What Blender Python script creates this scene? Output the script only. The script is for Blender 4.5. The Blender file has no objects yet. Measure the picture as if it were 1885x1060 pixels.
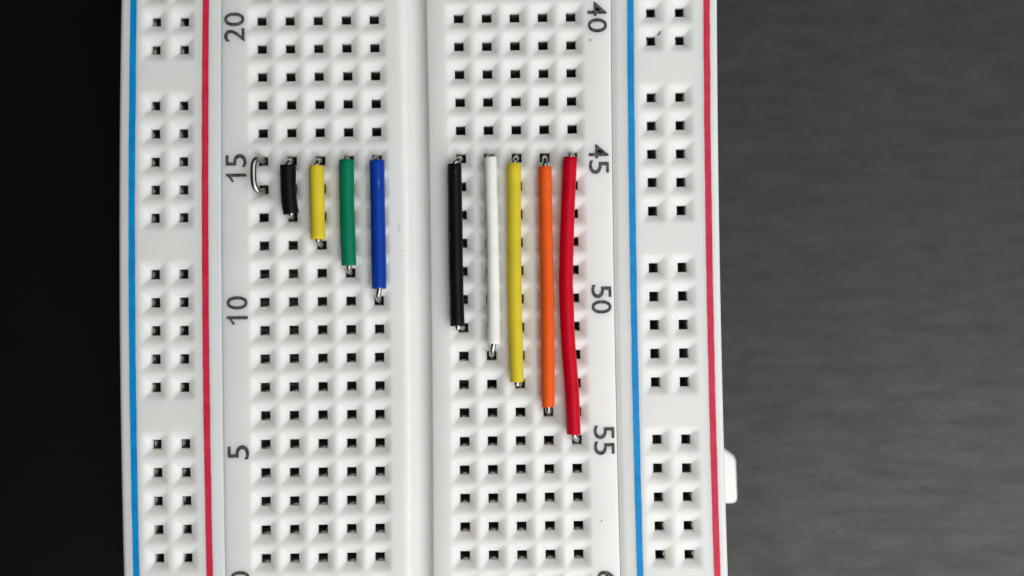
import bpy, math, random
from mathutils import Matrix, Vector

random.seed(7)
MM = 0.001                       # all builders work in millimetres, meshes are stored in metres
scene = bpy.context.scene
COL = scene.collection

# ------------------------------------------------------------------ camera
cam_d = bpy.data.cameras.new("camera")
cam = bpy.data.objects.new("camera", cam_d)
COL.objects.link(cam)
ROT = (Matrix.Rotation(0.0222978, 3, 'X') @ Matrix.Rotation(-0.0021344, 3, 'Y') @ Matrix.Rotation(-0.0139362, 3, 'Z'))
cam.matrix_world = Matrix.Translation(Vector((8.1488, -2.1779, 84.0853)) * MM) @ ROT.to_4x4()
cam_d.sensor_width = 36.0
cam_d.lens = 33.138
cam_d.clip_start = 0.002
cam_d.clip_end = 20.0
cam_d.dof.use_dof = True
cam_d.dof.focus_distance = 83.6 * MM
cam_d.dof.aperture_fstop = 11.5
scene.camera = cam

# ------------------------------------------------------------------ light: dim room + one window to the lower right + an added fill lamp
world = bpy.data.worlds.new("World")
scene.world = world
world.use_nodes = True
bg = world.node_tree.nodes["Background"]
bg.inputs[0].default_value = (0.97, 0.985, 1.0, 1)
bg.inputs[1].default_value = 0.018

def area_light(name, loc, target, sx, sy, power, color):
    d = bpy.data.lights.new(name, 'AREA')
    d.shape = 'RECTANGLE'; d.size = sx; d.size_y = sy
    d.energy = power; d.color = color
    o = bpy.data.objects.new(name, d)
    COL.objects.link(o)
    o.location = loc
    o.rotation_euler = (Vector(target) - Vector(loc)).to_track_quat('-Z', 'Y').to_euler()
    return o
area_light("window_light", (0.135, -0.195, 0.195), (0.05, -0.03, 0), 0.36, 0.32, 0.84, (1.0, 0.985, 0.955))
area_light("added_fill_light", (0.165, 0.01, 0.23), (0.06, 0, 0), 0.30, 0.30, 0.40, (0.95, 1.0, 0.985))  # soft lamp added overhead to fill the socket slopes and lift the table sheen

scene.view_settings.view_transform = 'Standard'
scene.view_settings.look = 'None'
scene.view_settings.exposure = 0.14
scene.view_settings.gamma = 1.0
scene.view_settings.use_curve_mapping = False
scene.render.engine = 'CYCLES'
scene.cycles.max_bounces = 10
scene.cycles.diffuse_bounces = 8
scene.cycles.use_denoising = True

# ------------------------------------------------------------------ materials
def mat(name):
    m = bpy.data.materials.new(name); m.use_nodes = True
    nt = m.node_tree
    return m, nt, nt.nodes["Principled BSDF"]

def node(nt, t, **kw):
    n = nt.nodes.new(t)
    for k, v in kw.items(): setattr(n, k, v)
    return n

def coords(nt, scale=(1, 1, 1)):
    tc = node(nt, "ShaderNodeTexCoord"); mp = node(nt, "ShaderNodeMapping")
    mp.inputs["Scale"].default_value = scale
    nt.links.new(tc.outputs["Object"], mp.inputs["Vector"])
    return mp.outputs["Vector"]

def noise(nt, vec, scale, detail=3, rough=0.5):
    n = node(nt, "ShaderNodeTexNoise")
    n.inputs["Scale"].default_value = scale; n.inputs["Detail"].default_value = detail
    n.inputs["Roughness"].default_value = rough
    nt.links.new(vec, n.inputs["Vector"])
    return n.outputs["Fac"]

def ramp(nt, fac, stops):
    r = node(nt, "ShaderNodeValToRGB")
    el = r.color_ramp.elements
    while len(el) < len(stops): el.new(0.5)
    for e, (p, c) in zip(el, stops):
        e.position = p; e.color = (*c, 1)
    nt.links.new(fac, r.inputs["Fac"])
    return r.outputs["Color"]

def bump(nt, bsdf, fac, strength, dist):
    b = node(nt, "ShaderNodeBump")
    b.inputs["Strength"].default_value = strength; b.inputs["Distance"].default_value = dist
    nt.links.new(fac, b.inputs["Height"]); nt.links.new(b.outputs["Normal"], bsdf.inputs["Normal"])

def make_plastic():
    m, nt, b = mat("white_plastic")
    v = coords(nt)
    c = ramp(nt, noise(nt, v, 160, 5, 0.6), [(0.30, (0.825, 0.815, 0.80)), (0.70, (0.865, 0.86, 0.85))])
    # fine grime specks
    sp = ramp(nt, noise(nt, v, 2600, 2, 0.5), [(0.20, (0.80, 0.78, 0.75)), (0.29, (1, 1, 1))])
    mx = node(nt, "ShaderNodeMix", data_type='RGBA', blend_type='MULTIPLY')
    mx.inputs[0].default_value = 0.5
    nt.links.new(c, mx.inputs[6]); nt.links.new(sp, mx.inputs[7])
    nt.links.new(mx.outputs[2], b.inputs["Base Color"])
    b.inputs["Roughness"].default_value = 0.42
    b.inputs["Subsurface Weight"].default_value = 1.0
    b.inputs["Subsurface Radius"].default_value = (1.0, 0.8, 0.65)
    b.inputs["Subsurface Scale"].default_value = 1.3 * MM
    bump(nt, b, noise(nt, v, 1500, 3, 0.6), 0.10, 0.05 * MM)
    return m
PLASTIC = make_plastic()

def make_ink(name, a, c, scale, rough=0.5):
    m, nt, b = mat(name)
    v = coords(nt)
    col = ramp(nt, noise(nt, v, scale, 4, 0.65), [(0.36, a), (0.62, c)])
    nt.links.new(col, b.inputs["Base Color"])
    b.inputs["Roughness"].default_value = rough
    b.inputs["Specular IOR Level"].default_value = 0.2
    return m
INK_BLACK = make_ink("black_print", (0.018, 0.017, 0.016), (0.13, 0.125, 0.12), 3600, 0.55)
INK_BLUE = make_ink("blue_print", (0.001, 0.23, 0.60), (0.002, 0.30, 0.72), 700, 0.4)
INK_RED = make_ink("red_print", (0.62, 0.018, 0.055), (0.70, 0.034, 0.090), 700, 0.4)

def make_vinyl(name, col, rough=0.33, spec=0.10):
    m, nt, b = mat(name)
    v = coords(nt)
    a = tuple(x * 0.90 for x in col); c = tuple(min(1, x * 1.06 + 0.002) for x in col)
    base = ramp(nt, noise(nt, v, 500, 5, 0.6), [(0.3, a), (0.7, c)])
    fl = ramp(nt, noise(nt, coords(nt, (1.0, 0.3, 1.0)), 1900, 2, 0.5), [(0.70, (0, 0, 0)), (0.76, (1, 1, 1))])   # rubbed, paler flecks
    mf = node(nt, "ShaderNodeMix", data_type='RGBA', blend_type='MIX')
    sc = node(nt, "ShaderNodeMath", operation='MULTIPLY'); sc.inputs[1].default_value = 0.10
    nt.links.new(fl, sc.inputs[0]); nt.links.new(sc.outputs[0], mf.inputs[0])
    nt.links.new(base, mf.inputs[6]); mf.inputs[7].default_value = (0.6, 0.6, 0.58, 1)
    nt.links.new(mf.outputs[2], b.inputs["Base Color"])
    r = node(nt, "ShaderNodeMapRange")
    r.inputs["To Min"].default_value = rough - 0.10; r.inputs["To Max"].default_value = rough + 0.14
    nt.links.new(noise(nt, v, 1300, 3), r.inputs["Value"]); nt.links.new(r.outputs["Result"], b.inputs["Roughness"])
    b.inputs["Specular IOR Level"].default_value = spec
    bump(nt, b, noise(nt, coords(nt, (1, 0.35, 1)), 2200, 3, 0.55), 0.16, 0.06 * MM)
    return m
VINYL = {
    'black': make_vinyl("black_vinyl", (0.005, 0.005, 0.005), 0.31),
    'yellow': make_vinyl("yellow_vinyl", (0.72, 0.57, 0.035)),
    'green': make_vinyl("green_vinyl", (0.002, 0.19, 0.095)),
    'blue': make_vinyl("blue_vinyl", (0.003, 0.045, 0.36)),
    'white': make_vinyl("white_vinyl", (0.88, 0.88, 0.85)),
    'orange': make_vinyl("orange_vinyl", (0.86, 0.115, 0.014)),
    'red': make_vinyl("red_vinyl", (0.60, 0.002, 0.018)),
}

def make_metal(name, col, rough):
    m, nt, b = mat(name)
    v = coords(nt)
    nt.links.new(ramp(nt, noise(nt, v, 900, 4, 0.6), [(0.3, tuple(x * 0.75 for x in col)), (0.7, col)]), b.inputs["Base Color"])
    b.inputs["Metallic"].default_value = 1.0
    b.inputs["Roughness"].default_value = rough
    return m
TIN = make_metal("tinned_copper", (0.50, 0.485, 0.46), 0.26)
CLIP = make_metal("nickel_silver_spring", (0.86, 0.84, 0.80), 0.32)

def make_table():
    m, nt, b = mat("dark_laminate")
    f1 = noise(nt, coords(nt, (0.32, 1.0, 1.0)), 760, 5, 0.6)
    f2 = noise(nt, coords(nt, (0.5, 1.0, 1.0)), 2600, 3, 0.6)
    mx = node(nt, "ShaderNodeMath", operation='ADD')
    m2 = node(nt, "ShaderNodeMath", operation='MULTIPLY'); m2.inputs[1].default_value = 0.5
    nt.links.new(f2, m2.inputs[0]); nt.links.new(f1, mx.inputs[0]); nt.links.new(m2.outputs[0], mx.inputs[1])
    sp = node(nt, "ShaderNodeMapRange")
    sp.inputs["From Min"].default_value = 0.55; sp.inputs["From Max"].default_value = 0.95
    sp.inputs["To Min"].default_value = 0.42; sp.inputs["To Max"].default_value = 0.54
    nt.links.new(mx.outputs[0], sp.inputs["Value"]); nt.links.new(sp.outputs["Result"], b.inputs["Specular IOR Level"])
    nt.links.new(ramp(nt, mx.outputs[0], [(0.45, (0.0014, 0.0009, 0.0007)), (0.95, (0.0030, 0.0018, 0.0013))]), b.inputs["Base Color"])
    r = node(nt, "ShaderNodeMapRange")
    r.inputs["From Min"].default_value = 0.5; r.inputs["From Max"].default_value = 1.0
    r.inputs["To Min"].default_value = 0.40; r.inputs["To Max"].default_value = 0.35
    nt.links.new(mx.outputs[0], r.inputs["Value"]); nt.links.new(r.outputs["Result"], b.inputs["Roughness"])
    bump(nt, b, mx.outputs[0], 0.105, 0.2 * MM)
    return m
TABLE = make_table()

def make_foam():
    m, nt, b = mat("foam_tape")
    nt.links.new(ramp(nt, noise(nt, coords(nt), 900, 3), [(0.3, (0.5, 0.5, 0.48)), (0.7, (0.62, 0.62, 0.6))]), b.inputs["Base Color"])
    b.inputs["Roughness"].default_value = 0.9
    return m
FOAM = make_foam()
def make_lint():
    m, nt, b = mat("dark_lint")
    nt.links.new(ramp(nt, noise(nt, coords(nt), 4000, 2), [(0.3, (0.03, 0.028, 0.025)), (0.7, (0.07, 0.065, 0.06))]), b.inputs["Base Color"])
    b.inputs["Roughness"].default_value = 0.9
    return m
LINT = make_lint()

# ------------------------------------------------------------------ mesh helpers
class MB:
    def __init__(self):
        self.v = []; self.f = []
    def add(self, pts, faces):
        o = len(self.v)
        self.v += [tuple(p) for p in pts]
        self.f += [tuple(o + i for i in f) for f in faces]
    def weld(self, tol=1e-4):
        key = {}; mp = []; nv = []
        for p in self.v:
            k = (round(p[0] / tol), round(p[1] / tol), round(p[2] / tol))
            if k not in key:
                key[k] = len(nv); nv.append(p)
            mp.append(key[k])
        nf = []
        for f in self.f:
            g = []
            for i in f:
                j = mp[i]
                if not g or g[-1] != j: g.append(j)
            if len(g) > 1 and g[0] == g[-1]: g.pop()
            if len(set(g)) == len(g) and len(g) >= 3: nf.append(tuple(g))
        self.v, self.f = nv, nf
    def build(self, name, material, parent=None, warp=None, smooth=40, weld=True):
        if weld: self.weld()
        vs = [warp(p) if warp else p for p in self.v]
        me = bpy.data.meshes.new(name)
        me.from_pydata([(x * MM, y * MM, z * MM) for x, y, z in vs], [], self.f)
        me.materials.append(material)
        if smooth:
            me.polygons.foreach_set("use_smooth", [True] * len(me.polygons))
            me.set_sharp_from_angle(angle=math.radians(smooth))
        me.update()
        o = bpy.data.objects.new(name, me)
        COL.objects.link(o)
        if parent: o.parent = parent
        return o

def tag(o, label=None, cat=None, group=None, kind=None):
    if label: o["label"] = label
    if cat: o["category"] = cat
    if group: o["group"] = group
    if kind: o["kind"] = kind
    return o

def empty(name, loc=(0, 0, 0)):
    o = bpy.data.objects.new(name, None)
    COL.objects.link(o)
    o.location = [c * MM for c in loc]; o.empty_display_size = 0.01
    return o

def catmull(pts, n):
    pts = [Vector(p) for p in pts]
    P = [pts[0] * 2 - pts[1]] + pts + [pts[-1] * 2 - pts[-2]]
    out = []
    for i in range(1, len(P) - 2):
        a, b, c, d = P[i - 1:i + 3]
        for k in range(n):
            t = k / n
            out.append(0.5 * ((2 * b) + (c - a) * t + (2 * a - 5 * b + 4 * c - d) * t * t + (3 * b - a - 3 * c + d) * t ** 3))
    out.append(pts[-1])
    return out

def frames(path):
    """parallel-transport frames along a path"""
    T = []
    for i in range(len(path)):
        a = path[max(0, i - 1)]; b = path[min(len(path) - 1, i + 1)]
        T.append((b - a).normalized())
    n = T[0].orthogonal().normalized()
    fr = []
    for t in T:
        n = (n - t * n.dot(t)).normalized()
        fr.append((t, n, t.cross(n)))
    return fr

def tube(mb, path, r, seg=12, caps=True):
    fr = frames(path); o = []
    pts = []
    for i, (p, (t, n, b)) in enumerate(zip(path, fr)):
        rr = r(i) if callable(r) else r
        for k in range(seg):
            a = 2 * math.pi * k / seg
            pts.append(p + n * (math.cos(a) * rr) + b * (math.sin(a) * rr))
    F = []
    for i in range(len(path) - 1):
        for k in range(seg):
            k2 = (k + 1) % seg
            F.append((i * seg + k, i * seg + k2, (i + 1) * seg + k2, (i + 1) * seg + k))
    if caps:
        F.append(tuple(reversed(range(seg)))); e = (len(path) - 1) * seg
        F.append(tuple(e + k for k in range(seg)))
    mb.add(pts, F)

# ------------------------------------------------------------------ table
TZ = -9.6
mb = MB()
X, Y, H = 420, 300, 22
mb.add([(-X, -Y, TZ - H), (X, -Y, TZ - H), (X, Y, TZ - H), (-X, Y, TZ - H), (-X, -Y, TZ - 2), (X, -Y, TZ - 2), (X, Y, TZ - 2), (-X, Y, TZ - 2),
        (-X + 2, -Y + 2, TZ), (X - 2, -Y + 2, TZ), (X - 2, Y - 2, TZ), (-X + 2, Y - 2, TZ)],
       [(3, 2, 1, 0), (0, 1, 5, 4), (1, 2, 6, 5), (2, 3, 7, 6), (3, 0, 4, 7), (4, 5, 9, 8), (5, 6, 10, 9), (6, 7, 11, 10), (7, 4, 8, 11), (8, 9, 10, 11)])
tag(mb.build("table_top", TABLE, smooth=0), "dark brown black laminate table top with fine streaky grain under the breadboard", "table", kind="structure")

# ------------------------------------------------------------------ breadboard
P = 2.54
BOT = -8.6                       # underside of the plastic
AMP = [(-30, -0.30), (-25.5, -0.28), (-19, -0.22), (-17.5, -0.15), (-14, 0.08), (-6, 0.20), (2, 0.13), (9, 0.04), (14, -0.03), (17.6, -0.14), (22, -0.17), (30, -0.19)]
def warp(p):
    """the long snapped-together strips are very slightly bowed"""
    x, y, z = p
    a = AMP[-1][1]
    for (u0, a0), (u1, a1) in zip(AMP, AMP[1:]):
        if x <= u1:
            t = max(0.0, (x - u0) / (u1 - u0)); a = a0 + (a1 - a0) * t; break
    s = max(-0.35, 1 - (y / 25.4) ** 2)
    return (x + a * s, y, z)

board = tag(empty("breadboard", (0, 0, TZ)), "white solderless breadboard lying flat on the dark table", "breadboard")
board_off = Vector((0, 0, -TZ))

def ring(cx, cy, hx, hy, z, rad):
    pts = []
    for (sx, sy, a0) in ((1, 1, 0), (-1, 1, 90), (-1, -1, 180), (1, -1, 270)):
        ox, oy = cx + sx * (hx - rad), cy + sy * (hy - rad)
        for k in range(3):
            a = math.radians(a0 + 45 * k)
            pts.append((ox + math.cos(a) * rad, oy + math.sin(a) * rad, z))
    return pts

def hole_cell(mb, cx, cy, x0, x1, y0, y1, hx=0.43, hy=0.41, dep=0.66):
    """one socket: flat rim, rounded funnel with four slopes, square shaft"""
    jx, jy = random.uniform(-.012, .012), random.uniform(-.012, .012)
    cx += jx; cy += jy
    prof = [(1.25, 0.0, 0.30), (1.17, -0.013, 0.29), (1.07, -0.06, 0.26), (0.96, -0.15, 0.22), (0.83, -0.30, 0.17),
            (0.70, -0.49, 0.12), (0.58, -0.70, 0.08), (0.49, -0.87, 0.06), (hx + 0.02, -0.95, 0.05), (hx, -1.03, 0.045)]
    prof = [(r, z * dep, c) for r, z, c in prof] + [(hx - 0.005, -0.95, 0.04)]
    dy = hy - hx
    rings = [ring(cx, cy, r, r + (dy if i > 6 else dy * 0.5), z, rd) for i, (r, z, rd) in enumerate(prof)]
    c = [(x1, y1, 0), (x0, y1, 0), (x0, y0, 0), (x1, y0, 0)]
    pts = c + [p for r in rings for p in r]
    F = []
    for k in range(4):                      # rim: corner fans and side quads
        b = 4 + 3 * k
        F += [(k, b + 1, b), (k, b + 2, b + 1)]
        k2 = (k + 1) % 4; b2 = 4 + 3 * k2
        F.append((k, k2, b2, b + 2))
    for i in range(len(rings) - 1):
        a = 4 + 12 * i; b = a + 12
        for k in range(12):
            k2 = (k + 1) % 12
            F.append((a + k, a + k2, b + k2, b + k))
    mb.add(pts, F)

def strip(mb, prof, ya, yb):
    pts = [(x, ya, z) for x, z in prof] + [(x, yb, z) for x, z in prof]
    n = len(prof)
    mb.add(pts, [(i, i + 1, n + i + 1, n + i) for i in range(n - 1)])

def fillet(x, sgn, r, n=4):
    """profile points of a rounded outer edge at x, sgn=+1: the body lies at +x"""
    pts = []
    for k in range(n + 1):
        a = math.pi / 2 * k / n
        pts.append((x + sgn * (r - r * math.cos(a)), -r + r * math.sin(a)))
    return pts

def body(name, parts, rows, extra_rows, label):
    """parts: list of ('prof', [(x,z)...]) or ('cells', [cx...], x0, x1); rows: list of (y0, y1, has_holes)"""
    mb = MB()
    for (y0, y1, holes) in rows:
        for it in parts:
            if it[0] == 'prof':
                strip(mb, it[1], y0, y1)
            else:
                _, cols, xa, xb = it
                if not holes:
                    strip(mb, [(xa, 0)] + [((a + b) / 2, 0) for a, b in zip(cols, cols[1:])] + [(xb, 0)], y0, y1)
                else:
                    bx = [xa] + [(a + b) / 2 for a, b in zip(cols, cols[1:])] + [xb]
                    for i, c in enumerate(cols):
                        hole_cell(mb, c, (y0 + y1) / 2, bx[i], bx[i + 1], y0, y1, *extra_rows)
    # end walls and underside
    contour = []
    for it in parts:
        contour += it[1] if it[0] == 'prof' else [(it[2], 0), (it[3], 0)]
    cc = [p for i, p in enumerate(contour) if i == 0 or p != contour[i - 1]]
    lo = min(r[0] for r in rows); hi = max(r[1] for r in rows)
    for y, rev in ((lo, False), (hi, True)):
        f = tuple(range(len(cc)))
        mb.add([(x, y, z) for x, z in cc], [f if rev else tuple(reversed(f))])
    for (y0, y1, h) in rows:
        mb.add([(cc[0][0], y0, BOT), (cc[-1][0], y0, BOT), (cc[-1][0], y1, BOT), (cc[0][0], y1, BOT)], [(3, 2, 1, 0)])
    o = mb.build(name, PLASTIC, board, warp, smooth=50)
    o.location = board_off * MM
    if label: o["label"] = label
    return o

# -- terminal block (ten columns, centre channel)
ROWS = range(-2, 34)
rows = [((L - 10.5) * P - P / 2, (L - 10.5) * P + P / 2, True) for L in ROWS]
colsA = [(c - 5.5) * P for c in range(0, 5)]
colsB = [(c - 5.5) * P for c in range(7, 12)]
L0, L1 = -17.40, 17.56
TD = -1.0
main_parts = [
    ('prof', [(L0, BOT)] + fillet(L0, 1, 0.10) + [(colsA[0] - P / 2, 0)]),
    ('cells', colsA, colsA[0] - P / 2, colsA[-1] + P / 2),
    ('prof', [(colsA[-1] + P / 2, 0), (-1.95, 0), (-1.62, 0), (-1.57, -0.004), (-1.20, -0.02), (-1.08, -0.07), (-0.98, -0.24), (-0.86, TD + 0.30), (-0.74, TD + 0.08), (-0.55, TD),
              (0.80, TD), (0.93, TD + 0.08), (0.975, TD + 0.3), (0.985, -0.10), (1.01, -0.03), (1.07, 0), (colsB[0] - P / 2, 0)]),
    ('cells', colsB, colsB[0] - P / 2, colsB[-1] + P / 2),
    ('prof', [(colsB[-1] + P / 2, 0), (L1 - 0.06, 0), (L1 - 0.015, -0.02), (L1, -0.07), (L1, BOT)]),
]
block = body("terminal_block", main_parts, rows, (0.435, 0.41, 0.54), "white centre block with ten columns of square sockets and a channel")

# -- power rails
def rail(cols, x0, x1, v0, pitch, rl, rr, label):
    kmin, kmax = -22, 13
    rws = []
    for k in range(kmin, kmax + 1):
        y = v0 - pitch * k
        rws.append((y - pitch / 2, y + pitch / 2, k % 6 != 5))
    xa, xb = cols[0] - P / 2, cols[1] + P / 2
    right = [(x, z) for x, z in reversed(fillet(x1, -1, rr))]
    parts = [('prof', [(x0, BOT)] + fillet(x0, 1, rl) + [(xa, 0)]),
             ('cells', cols, xa, xb),
             ('prof', [(xb, 0)] + right + [(x1, BOT)])]
    return body("power_rail", parts, rws, (0.43, 0.43, 0.43), label), rws
railL, rowsL = rail([-23.40, -20.88], -26.52, -17.42, 1.37, 2.533, 0.42, 0.20, "white side rail with two socket columns beside the low row numbers")
railR, rowsR = rail([21.22, 23.82], 17.66, 27.16, 1.34, 2.563, 0.50, 0.30, "white side rail with two socket columns beside the high row numbers")

def stripe(par, x, w, mat_, label, name):
    mb = MB()
    n = 260; y0, y1 = -31.0, 57.0
    rnd = random.Random(int(abs(x) * 100))
    pts = []; wl = wr = 0.0
    for i in range(n + 1):
        wl = wl * 0.75 + rnd.uniform(-1, 1) * 0.010; wr = wr * 0.75 + rnd.uniform(-1, 1) * 0.010
        y = y0 + (y1 - y0) * i / n
        pts += [(x - w / 2 + wl, y, 0.008), (x + w / 2 + wr, y, 0.008)]
    mb.add(pts, [(2 * i, 2 * i + 1, 2 * i + 3, 2 * i + 2) for i in range(n)])
    o = mb.build(name, mat_, par, warp, smooth=0, weld=False)
    o["label"] = label
    return o
stripe(railL, -25.28, 0.56, INK_BLUE, "blue printed line along the outer edge", "printed_stripe")
stripe(railL, -18.80, 0.56, INK_RED, "red printed line beside the centre block", "printed_stripe")
stripe(railR, 19.33, 0.57, INK_BLUE, "blue printed line beside the centre block", "printed_stripe")
stripe(railR, 26.17, 0.57, INK_RED, "red printed line along the outer edge", "printed_stripe")

# small coupling lug on the outer side of the right-hand rail
mb = MB()
lug = [(26.2, -15.1), (27.6, -15.15), (28.75, -16.0), (29.15, -16.35), (29.32, -16.8), (29.36, -20.3), (29.27, -20.65), (29.0, -20.82), (26.2, -20.9)]
lv = [(-8.3, 0.0), (-5.5, 0.0), (-5.22, 0.08), (-5.05, 0.26)]
cx, cy = 26.2, -18.0
pts = []
for z, ins in lv:
    for (x, y) in lug:
        d = Vector((x - 26.9, y + 18.0))
        s = 1 - ins / max(0.4, d.length)
        pts.append((26.9 + d.x * s if x > 27 else x, -18.0 + d.y * s, z))
n = len(lug)
F = [tuple(reversed(range(n))), tuple(3 * n + i for i in range(n))]
for k in range(3):
    for i in range(n):
        j = (i + 1) % n
        F.append((k * n + j, k * n + i, (k + 1) * n + i, (k + 1) * n + j))
mb.add(pts, [tuple(reversed(f)) for f in F])
lug_o = mb.build("coupling_lug", PLASTIC, railR, None, smooth=50)

# foam backing under the whole board
mb = MB()
a, b, c, d = -26.1, 26.7, -30.5, 56.5
zt, zb = BOT - 0.01, TZ + 0.01
mb.add([(a, c, zb), (b, c, zb), (b, d, zb), (a, d, zb), (a, c, zt), (b, c, zt), (b, d, zt), (a, d, zt)],
       [(0, 1, 5, 4), (1, 2, 6, 5), (2, 3, 7, 6), (3, 0, 4, 7), (4, 5, 6, 7), (3, 2, 1, 0)])
foam = mb.build("foam_backing", FOAM, board, None, smooth=0)
foam.location = board_off * MM

# -- spring clips inside the sockets (two leaves facing each other, pinched in the middle)
def clip_mesh(name, centres, along):
    """along='x': leaves run along x; centres are offsets along that axis"""
    mb = MB()
    prof = [(0.45, -0.97), (0.40, -1.03), (0.33, -1.30), (0.20, -1.9), (0.10, -2.7), (0.16, -3.9), (0.30, -5.0), (0.50, -6.4), (0.62, -7.6), (0.62, -8.2)]
    def put(u, w, z): return (u, w, z) if along == 'x' else (w, u, z)
    for s in (-1, 1):
        if s < 0:                              # the lower leaf has a rolled lip that peeks into the socket
            prof[:4] = [(0.46, -0.99), (0.37, -0.965), (0.30, -1.03), (0.24, -1.35)]
        else:
            prof[:4] = [(0.46, -0.98), (0.40, -0.99), (0.35, -1.15), (0.25, -1.7)]
        for c in centres:
            pts = []; nseg = 6
            for (w, z) in prof:
                for k in range(nseg + 1):
                    t = -1 + 2 * k / nseg
                    hw = 1.16 - (0.30 * max(0.0, (z + 2.0)) if z > -2.0 else 0)
                    bow = 0.10 * t * t
                    pts.append(put(c + t * hw, s * (w + (bow if z > -5 else 0)), z - (0.55 * t * t if z > -1.1 else 0)))
            F = []
            m = nseg + 1
            for i in range(len(prof) - 1):
                for k in range(nseg):
                    F.append((i * m + k, i * m + k + 1, (i + 1) * m + k + 1, (i + 1) * m + k))
            mb.add(pts, F)
    u0, u1 = centres[0] - 1.2, centres[-1] + 1.2
    # trough behind the leaves
    q = [put(u0, -1.0, -0.96), put(u1, -1.0, -0.96), put(u1, -1.0, -8.3), put(u0, -1.0, -8.3),
         put(u0, 1.0, -0.96), put(u1, 1.0, -0.96), put(u1, 1.0, -8.3), put(u0, 1.0, -8.3)]
    mb.add(q, [(0, 1, 2, 3), (5, 4, 7, 6), (3, 2, 6, 7), (4, 0, 3, 7), (1, 5, 6, 2)])
    mb.weld()
    me = bpy.data.meshes.new(name)
    me.from_pydata([(x * MM, y * MM, z * MM) for x, y, z in mb.v], [], mb.f)
    me.materials.append(CLIP)
    me.polygons.foreach_set("use_smooth", [True] * len(me.polygons))
    me.set_sharp_from_angle(angle=math.radians(40))
    return me
row_clip = clip_mesh("contact_clip", [(i - 2) * P for i in range(5)], 'x')
col_clip = clip_mesh("contact_clip", [(i - 2) * P for i in range(5)], 'y')
def place_clip(me, par, x, y):
    wx, wy, _ = warp((x, y, 0))
    o = bpy.data.objects.new("contact_clip", me)
    COL.objects.link(o); o.parent = par
    o.location = (wx * MM, wy * MM, 0)
for L in range(-1, 23):
    y = (L - 10.5) * P
    place_clip(row_clip, block, colsA[2], y)
    place_clip(row_clip, block, colsB[2], y)
for par, cols, v0, pitch in ((railL, [-23.40, -20.88], 1.37, 2.533), (railR, [21.22, 23.82], 1.34, 2.563)):
    for g in range(-2, 2):
        for c in cols:
            place_clip(col_clip, par, c, v0 - pitch * (g * 6 + 2))

# -- printed row numbers
def glyph(ch):
    """outline of one digit as (points, faces), fitted to the unit box"""
    if ch == '1':
        pts = [(1.0, 0), (1.0, 1), (0.74, 1), (0.62, 0.90), (0.38, 0.80), (0.0, 0.715), (0.0, 0.595), (0.36, 0.67), (0.62, 0.76), (0.62, 0)]
        return pts, [(0, 1, 2, 3, 8, 9), (3, 4, 7, 8), (4, 5, 6, 7)]
    cu = bpy.data.curves.new("digit", 'FONT')
    cu.body = ch; cu.size = 1.0; cu.offset = 0.006; cu.resolution_u = 5
    tmp = bpy.data.objects.new("digit", cu)
    COL.objects.link(tmp)
    me = bpy.data.meshes.new_from_object(tmp.evaluated_get(bpy.context.evaluated_depsgraph_get()))
    pts = [(v.co.x, v.co.y) for v in me.vertices]; fs = [tuple(p.vertices) for p in me.polygons]
    bpy.data.objects.remove(tmp); bpy.data.curves.remove(cu); bpy.data.meshes.remove(me)
    x0, x1 = min(p[0] for p in pts), max(p[0] for p in pts); y0, y1 = min(p[1] for p in pts), max(p[1] for p in pts)
    return [((x - x0) / (x1 - x0), (y - y0) / (y1 - y0)) for x, y in pts], fs

def number(text, cx, cy, h, length, rot):
    boxes = [(0, 1)] if len(text) == 1 else ([(0.0, 0.30), (0.53, 1.0)] if text[0] == '1' else [(0.0, 0.465), (0.535, 1.0)])
    a = math.radians(rot)
    mb = MB()
    for ch, (b0, b1) in zip(text, boxes):
        pts, fs = glyph(ch)
        out = []
        for x, y in pts:
            lx, ly = (b0 + (b1 - b0) * x - 0.5) * length, (y - 0.5) * h
            out.append((cx + lx * math.cos(a) - ly * math.sin(a), cy + lx * math.sin(a) + ly * math.cos(a), 0.008))
        mb.add(out, fs)
    o = mb.build("printed_number", INK_BLACK, block, None, smooth=0, weld=False)
    o["label"] = "black printed row number " + text
for t, cx, cy, h, l in (("20", -16.26, 23.45, 1.82, 2.65), ("15", -16.20, 10.77, 1.85, 2.51), ("10", -16.20, -1.96, 1.89, 2.54),
                        ("5", -16.18, -14.57, 1.91, 1.25), ("0", -16.10, -25.67, 1.74, 1.24)):
    number(t, cx, cy, h, l, 90)
for t, cx, cy, h, l in (("40", 16.32, 23.92, 1.73, 2.76), ("45", 16.26, 11.12, 1.78, 2.65), ("50", 16.29, -1.41, 1.79, 2.57),
                        ("55", 16.33, -13.96, 1.84, 2.62), ("60", 16.39, -26.85, 1.76, 2.72)):
    number(t, cx, cy, h, l, -90)

# ------------------------------------------------------------------ jumper wires
def hole_pos(col, L):
    x, y, _ = warp(((col - 5.5) * P, (L - 10.5) * P, 0))
    return x, y

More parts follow.
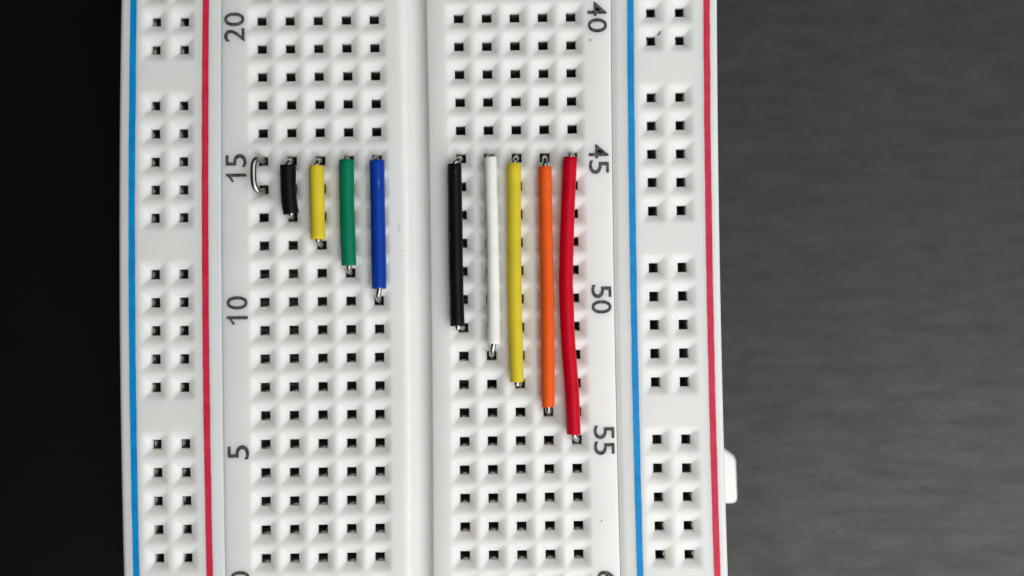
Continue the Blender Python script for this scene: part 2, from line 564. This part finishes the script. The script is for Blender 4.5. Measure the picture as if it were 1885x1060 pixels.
def jumper(label, colour, col, La, Lb, path, r, seed, end_jit=0.03):
    rnd = random.Random(seed)
    base = path[0]
    root = tag(empty("jumper_wire", ((path[0][0] + path[-1][0]) / 2, (path[0][1] + path[-1][1]) / 2, 0)), label, "jumper wire", "insulated jumper wires plugged into the breadboard")
    # insulation
    core = catmull(path, 10)
    fr = frames(core); seg = 28
    mb = MB(); pts = []; F = []
    nring = len(core)
    ph = [rnd.uniform(0, 6.28) for _ in range(4)]
    ja = [rnd.uniform(-1, 1) * end_jit for _ in range(seg)]; jb = [rnd.uniform(-1, 1) * end_jit for _ in range(seg)]
    ja = [(ja[k] + ja[k - 1] + ja[k - 2]) / 2 for k in range(seg)]; jb = [(jb[k] + jb[k - 1] + jb[k - 2]) / 2 for k in range(seg)]
    tiltA, tiltB = rnd.uniform(-.06, .06), rnd.uniform(-.06, .06)
    rings = []
    for i, (p, (t, n, b)) in enumerate(zip(core, fr)):
        s = i / (nring - 1)
        rr = r * (1 + 0.012 * math.sin(9 * s + ph[0]) + 0.008 * math.sin(23 * s + ph[1]))
        rg = []
        for k in range(seg):
            a = 2 * math.pi * k / seg
            off = 0
            if i == 0: off = ja[k] + tiltA * math.cos(a)
            if i == nring - 1: off = jb[k] + tiltB * math.cos(a)
            rg.append(p + n * (math.cos(a) * rr) + b * (math.sin(a) * rr) + t * off)
        rings.append(rg)
    # end lips: slightly rounded rim, flat cut face, then the bore
    def lip(idx, sgn, jit, tilt):
        p = core[idx]; t, n, b = fr[idx]
        out = []
        for rr, dz in ((r * 0.965, 0.035), (r * 0.56, 0.02), (r * 0.50, -0.5)):
            out.append([p + n * (math.cos(2 * math.pi * k / seg) * rr) + b * (math.sin(2 * math.pi * k / seg) * rr)
                        + t * (sgn * dz + jit[k] * (rr / r) + tilt * math.cos(2 * math.pi * k / seg) * rr / r) for k in range(seg)])
        return out
    la = lip(0, -1, ja, tiltA); lb = lip(nring - 1, 1, jb, tiltB)
    allr = list(reversed(la)) + rings + lb
    for rg in allr: pts += rg
    for i in range(len(allr) - 1):
        for k in range(seg):
            k2 = (k + 1) % seg
            F.append((i * seg + k, i * seg + k2, (i + 1) * seg + k2, (i + 1) * seg + k))
    mb.add(pts, F)
    ins = mb.build("insulation", VINYL[colour], root, None, smooth=50, weld=False)
    ins.location = -root.location
    # conductor: out of one socket, through the sleeve, into the other socket
    (xa, ya), (xb, yb) = hole_pos(col, La), hole_pos(col, Lb)
    A, B = Vector(path[0]), Vector(path[-1])
    tA = (core[0] - core[2]).normalized(); tB = (core[-1] - core[-3]).normalized()
    def down(E, t, hx, hy):
        hole = Vector((hx, hy, 0))
        gap = Vector((hx - E.x, hy - E.y, 0))
        k = 0.75
        return [E, E + gap * 0.35 + Vector((0, 0, -0.06)), E + gap * 0.72 + Vector((0, 0, -0.32)),
                Vector((E.x + gap.x * 0.92, E.y + gap.y * 0.92, -0.25)), Vector((hx, hy, -1.0)), Vector((hx, hy, -2.6)), Vector((hx, hy, -4.4))]
    pa = list(reversed(down(A, tA, xa, ya))); pb = down(B, tB, xb, yb)
    mid = [core[i] for i in range(4, nring - 4, 4)]
    cp = catmull([tuple(v) for v in pa + mid + pb], 6)
    mb = MB(); tube(mb, cp, 0.255, 14)
    con = mb.build("conductor", TIN, root, None, smooth=60, weld=False)
    con.location = -root.location
    return root

short_black = jumper("shortest insulated jumper, black, next to the bare wire loop", 'black', 1, 15, 13,
       [(-11.39, 10.79, .75), (-11.35, 8.86, .8), (-11.28, 7.55, .8), (-11.14, 6.57, .75)], 0.69, 1, 0.05)
jumper("short yellow jumper between the short black and green wires", 'yellow', 2, 15, 12,
       [(-8.86, 10.67, .72), (-8.82, 7.38, .75), (-8.79, 4.27, .72)], 0.645, 2)
jumper("green jumper wire between short yellow and blue wires", 'green', 3, 15, 11,
       [(-6.19, 11.19, .72), (-6.20, 7.83, .75), (-6.15, 4.93, .75), (-6.07, 1.93, .72)], 0.66, 3)
jumper("blue jumper wire plugged in beside the centre channel", 'blue', 4, 15, 10,
       [(-3.49, 11.13, .72), (-3.47, 7.79, .75), (-3.44, 4.17, .75), (-3.42, -0.16, .72)], 0.645, 4, 0.06)
jumper("long black jumper wire beside the white wire", 'black', 7, 15, 9,
       [(3.38, 10.67, .72), (3.39, 6.01, .75), (3.40, 1.19, .75), (3.46, -3.56, .72)], 0.63, 5, 0.04)
jumper("white jumper wire between long black and long yellow wires", 'white', 8, 15, 8,
       [(6.56, 11.23, .72), (6.59, 7.89, .8), (6.65, 4.94, .85), (6.68, -1.59, .85), (6.64, -5.12, .75)], 0.575, 6)
jumper("long yellow jumper wire between white and orange wires", 'yellow', 9, 15, 7,
       [(8.65, 10.65, .72), (8.59, 4.49, .75), (8.56, -1.62, .75), (8.64, -8.55, .72)], 0.615, 7)
jumper("long straight orange jumper wire beside the red one", 'orange', 10, 15, 6,
       [(11.39, 10.34, .72), (11.40, 5.89, .78), (11.43, -1.66, .8), (11.37, -10.81, .72)], 0.59, 8)
jumper("longest jumper wire, red and slightly bowed", 'red', 11, 15, 5,
       [(13.63, 11.15, .72), (13.31, 5.43, .8), (13.11, 0.48, .85), (13.12, -1.11, .85), (13.22, -5.18, .85), (13.49, -9.54, .8), (13.59, -13.23, .72)], 0.625, 9)

# bare tinned staple between two sockets beside the number 15
mb = MB()
xa, ya = hole_pos(0, 15); xb, yb = hole_pos(0, 14)
loop = [(xa, ya, -4.2), (xa, ya, -2.2), (xa, ya - .02, -1.0), (-13.98, 11.50, -0.1), (-14.07, 11.52, .42), (-14.25, 11.33, .80), (-14.38, 10.81, .95), (-14.40, 10.08, .97), (-14.37, 9.36, .95),
        (-14.24, 8.84, .80), (-14.02, 8.58, .42), (-13.93, 8.60, -.1), (xb, yb - .04, -1.0), (xb, yb, -2.2), (xb, yb, -4.2)]
tube(mb, catmull(loop, 8), 0.285, 16)
tag(mb.build("bare_wire_loop", TIN, None, None, smooth=60, weld=False), "shiny bare metal wire loop without insulation beside the number 15", "wire loop")

# ------------------------------------------------------------------ lint and dust
def lint(label, pts, r, name="lint_fibre"):
    mb = MB()
    path = catmull(pts, 5); n = len(path)
    tube(mb, path, lambda i: r * (0.35 + 0.65 * math.sin(math.pi * (i + 0.6) / (n + 0.2))), 8)
    return tag(mb.build(name, LINT, None, None, smooth=60, weld=False), label, "lint")
lint("short dark fibre stuck at a socket of the rail near number 40", [(21.62, 22.16, -0.55), (21.78, 22.32, -0.32), (21.95, 22.45, -0.08), (22.02, 22.60, 0.02)], 0.055)
lint("tiny dark speck just below the number 40", [(15.62, 21.76, 0.03), (15.68, 21.84, 0.04), (15.72, 21.95, 0.03)], 0.045, "lint_speck")
lint("tiny dark speck on the white surface below the number 55", [(15.97, -20.98, 0.03), (15.99, -21.06, 0.04), (16.03, -21.15, 0.03)], 0.04, "lint_speck")
lint("thin curved hair lying at the edge of the centre channel", [(-1.52, 5.62, 0.02), (-1.66, 5.42, 0.03), (-1.70, 5.15, 0.03), (-1.64, 4.90, 0.02)], 0.014, "hair")
lint("tiny dark dot at the channel edge beneath the curved hair", [(-1.42, 3.20, 0.015), (-1.40, 3.16, 0.03), (-1.37, 3.13, 0.015)], 0.04, "lint_speck")
lint("tiny dark dot between sockets left of the number 55, far below the white wire", [(6.92, -18.20, 0.01), (6.95, -18.25, 0.03), (6.99, -18.28, 0.01)], 0.035, "lint_speck")
# loose curl of insulation at the upper end of the short black wire
mb = MB()
tube(mb, catmull([(-10.85, 10.72, 0.95), (-10.66, 10.62, 0.98), (-10.48, 10.45, 0.92), (-10.38, 10.28, 0.84)], 4), lambda i: 0.05 - 0.0022 * i, 8)
burr = mb.build("insulation_burr", VINYL['black'], short_black, None, smooth=60, weld=False)
burr.location = -short_black.location
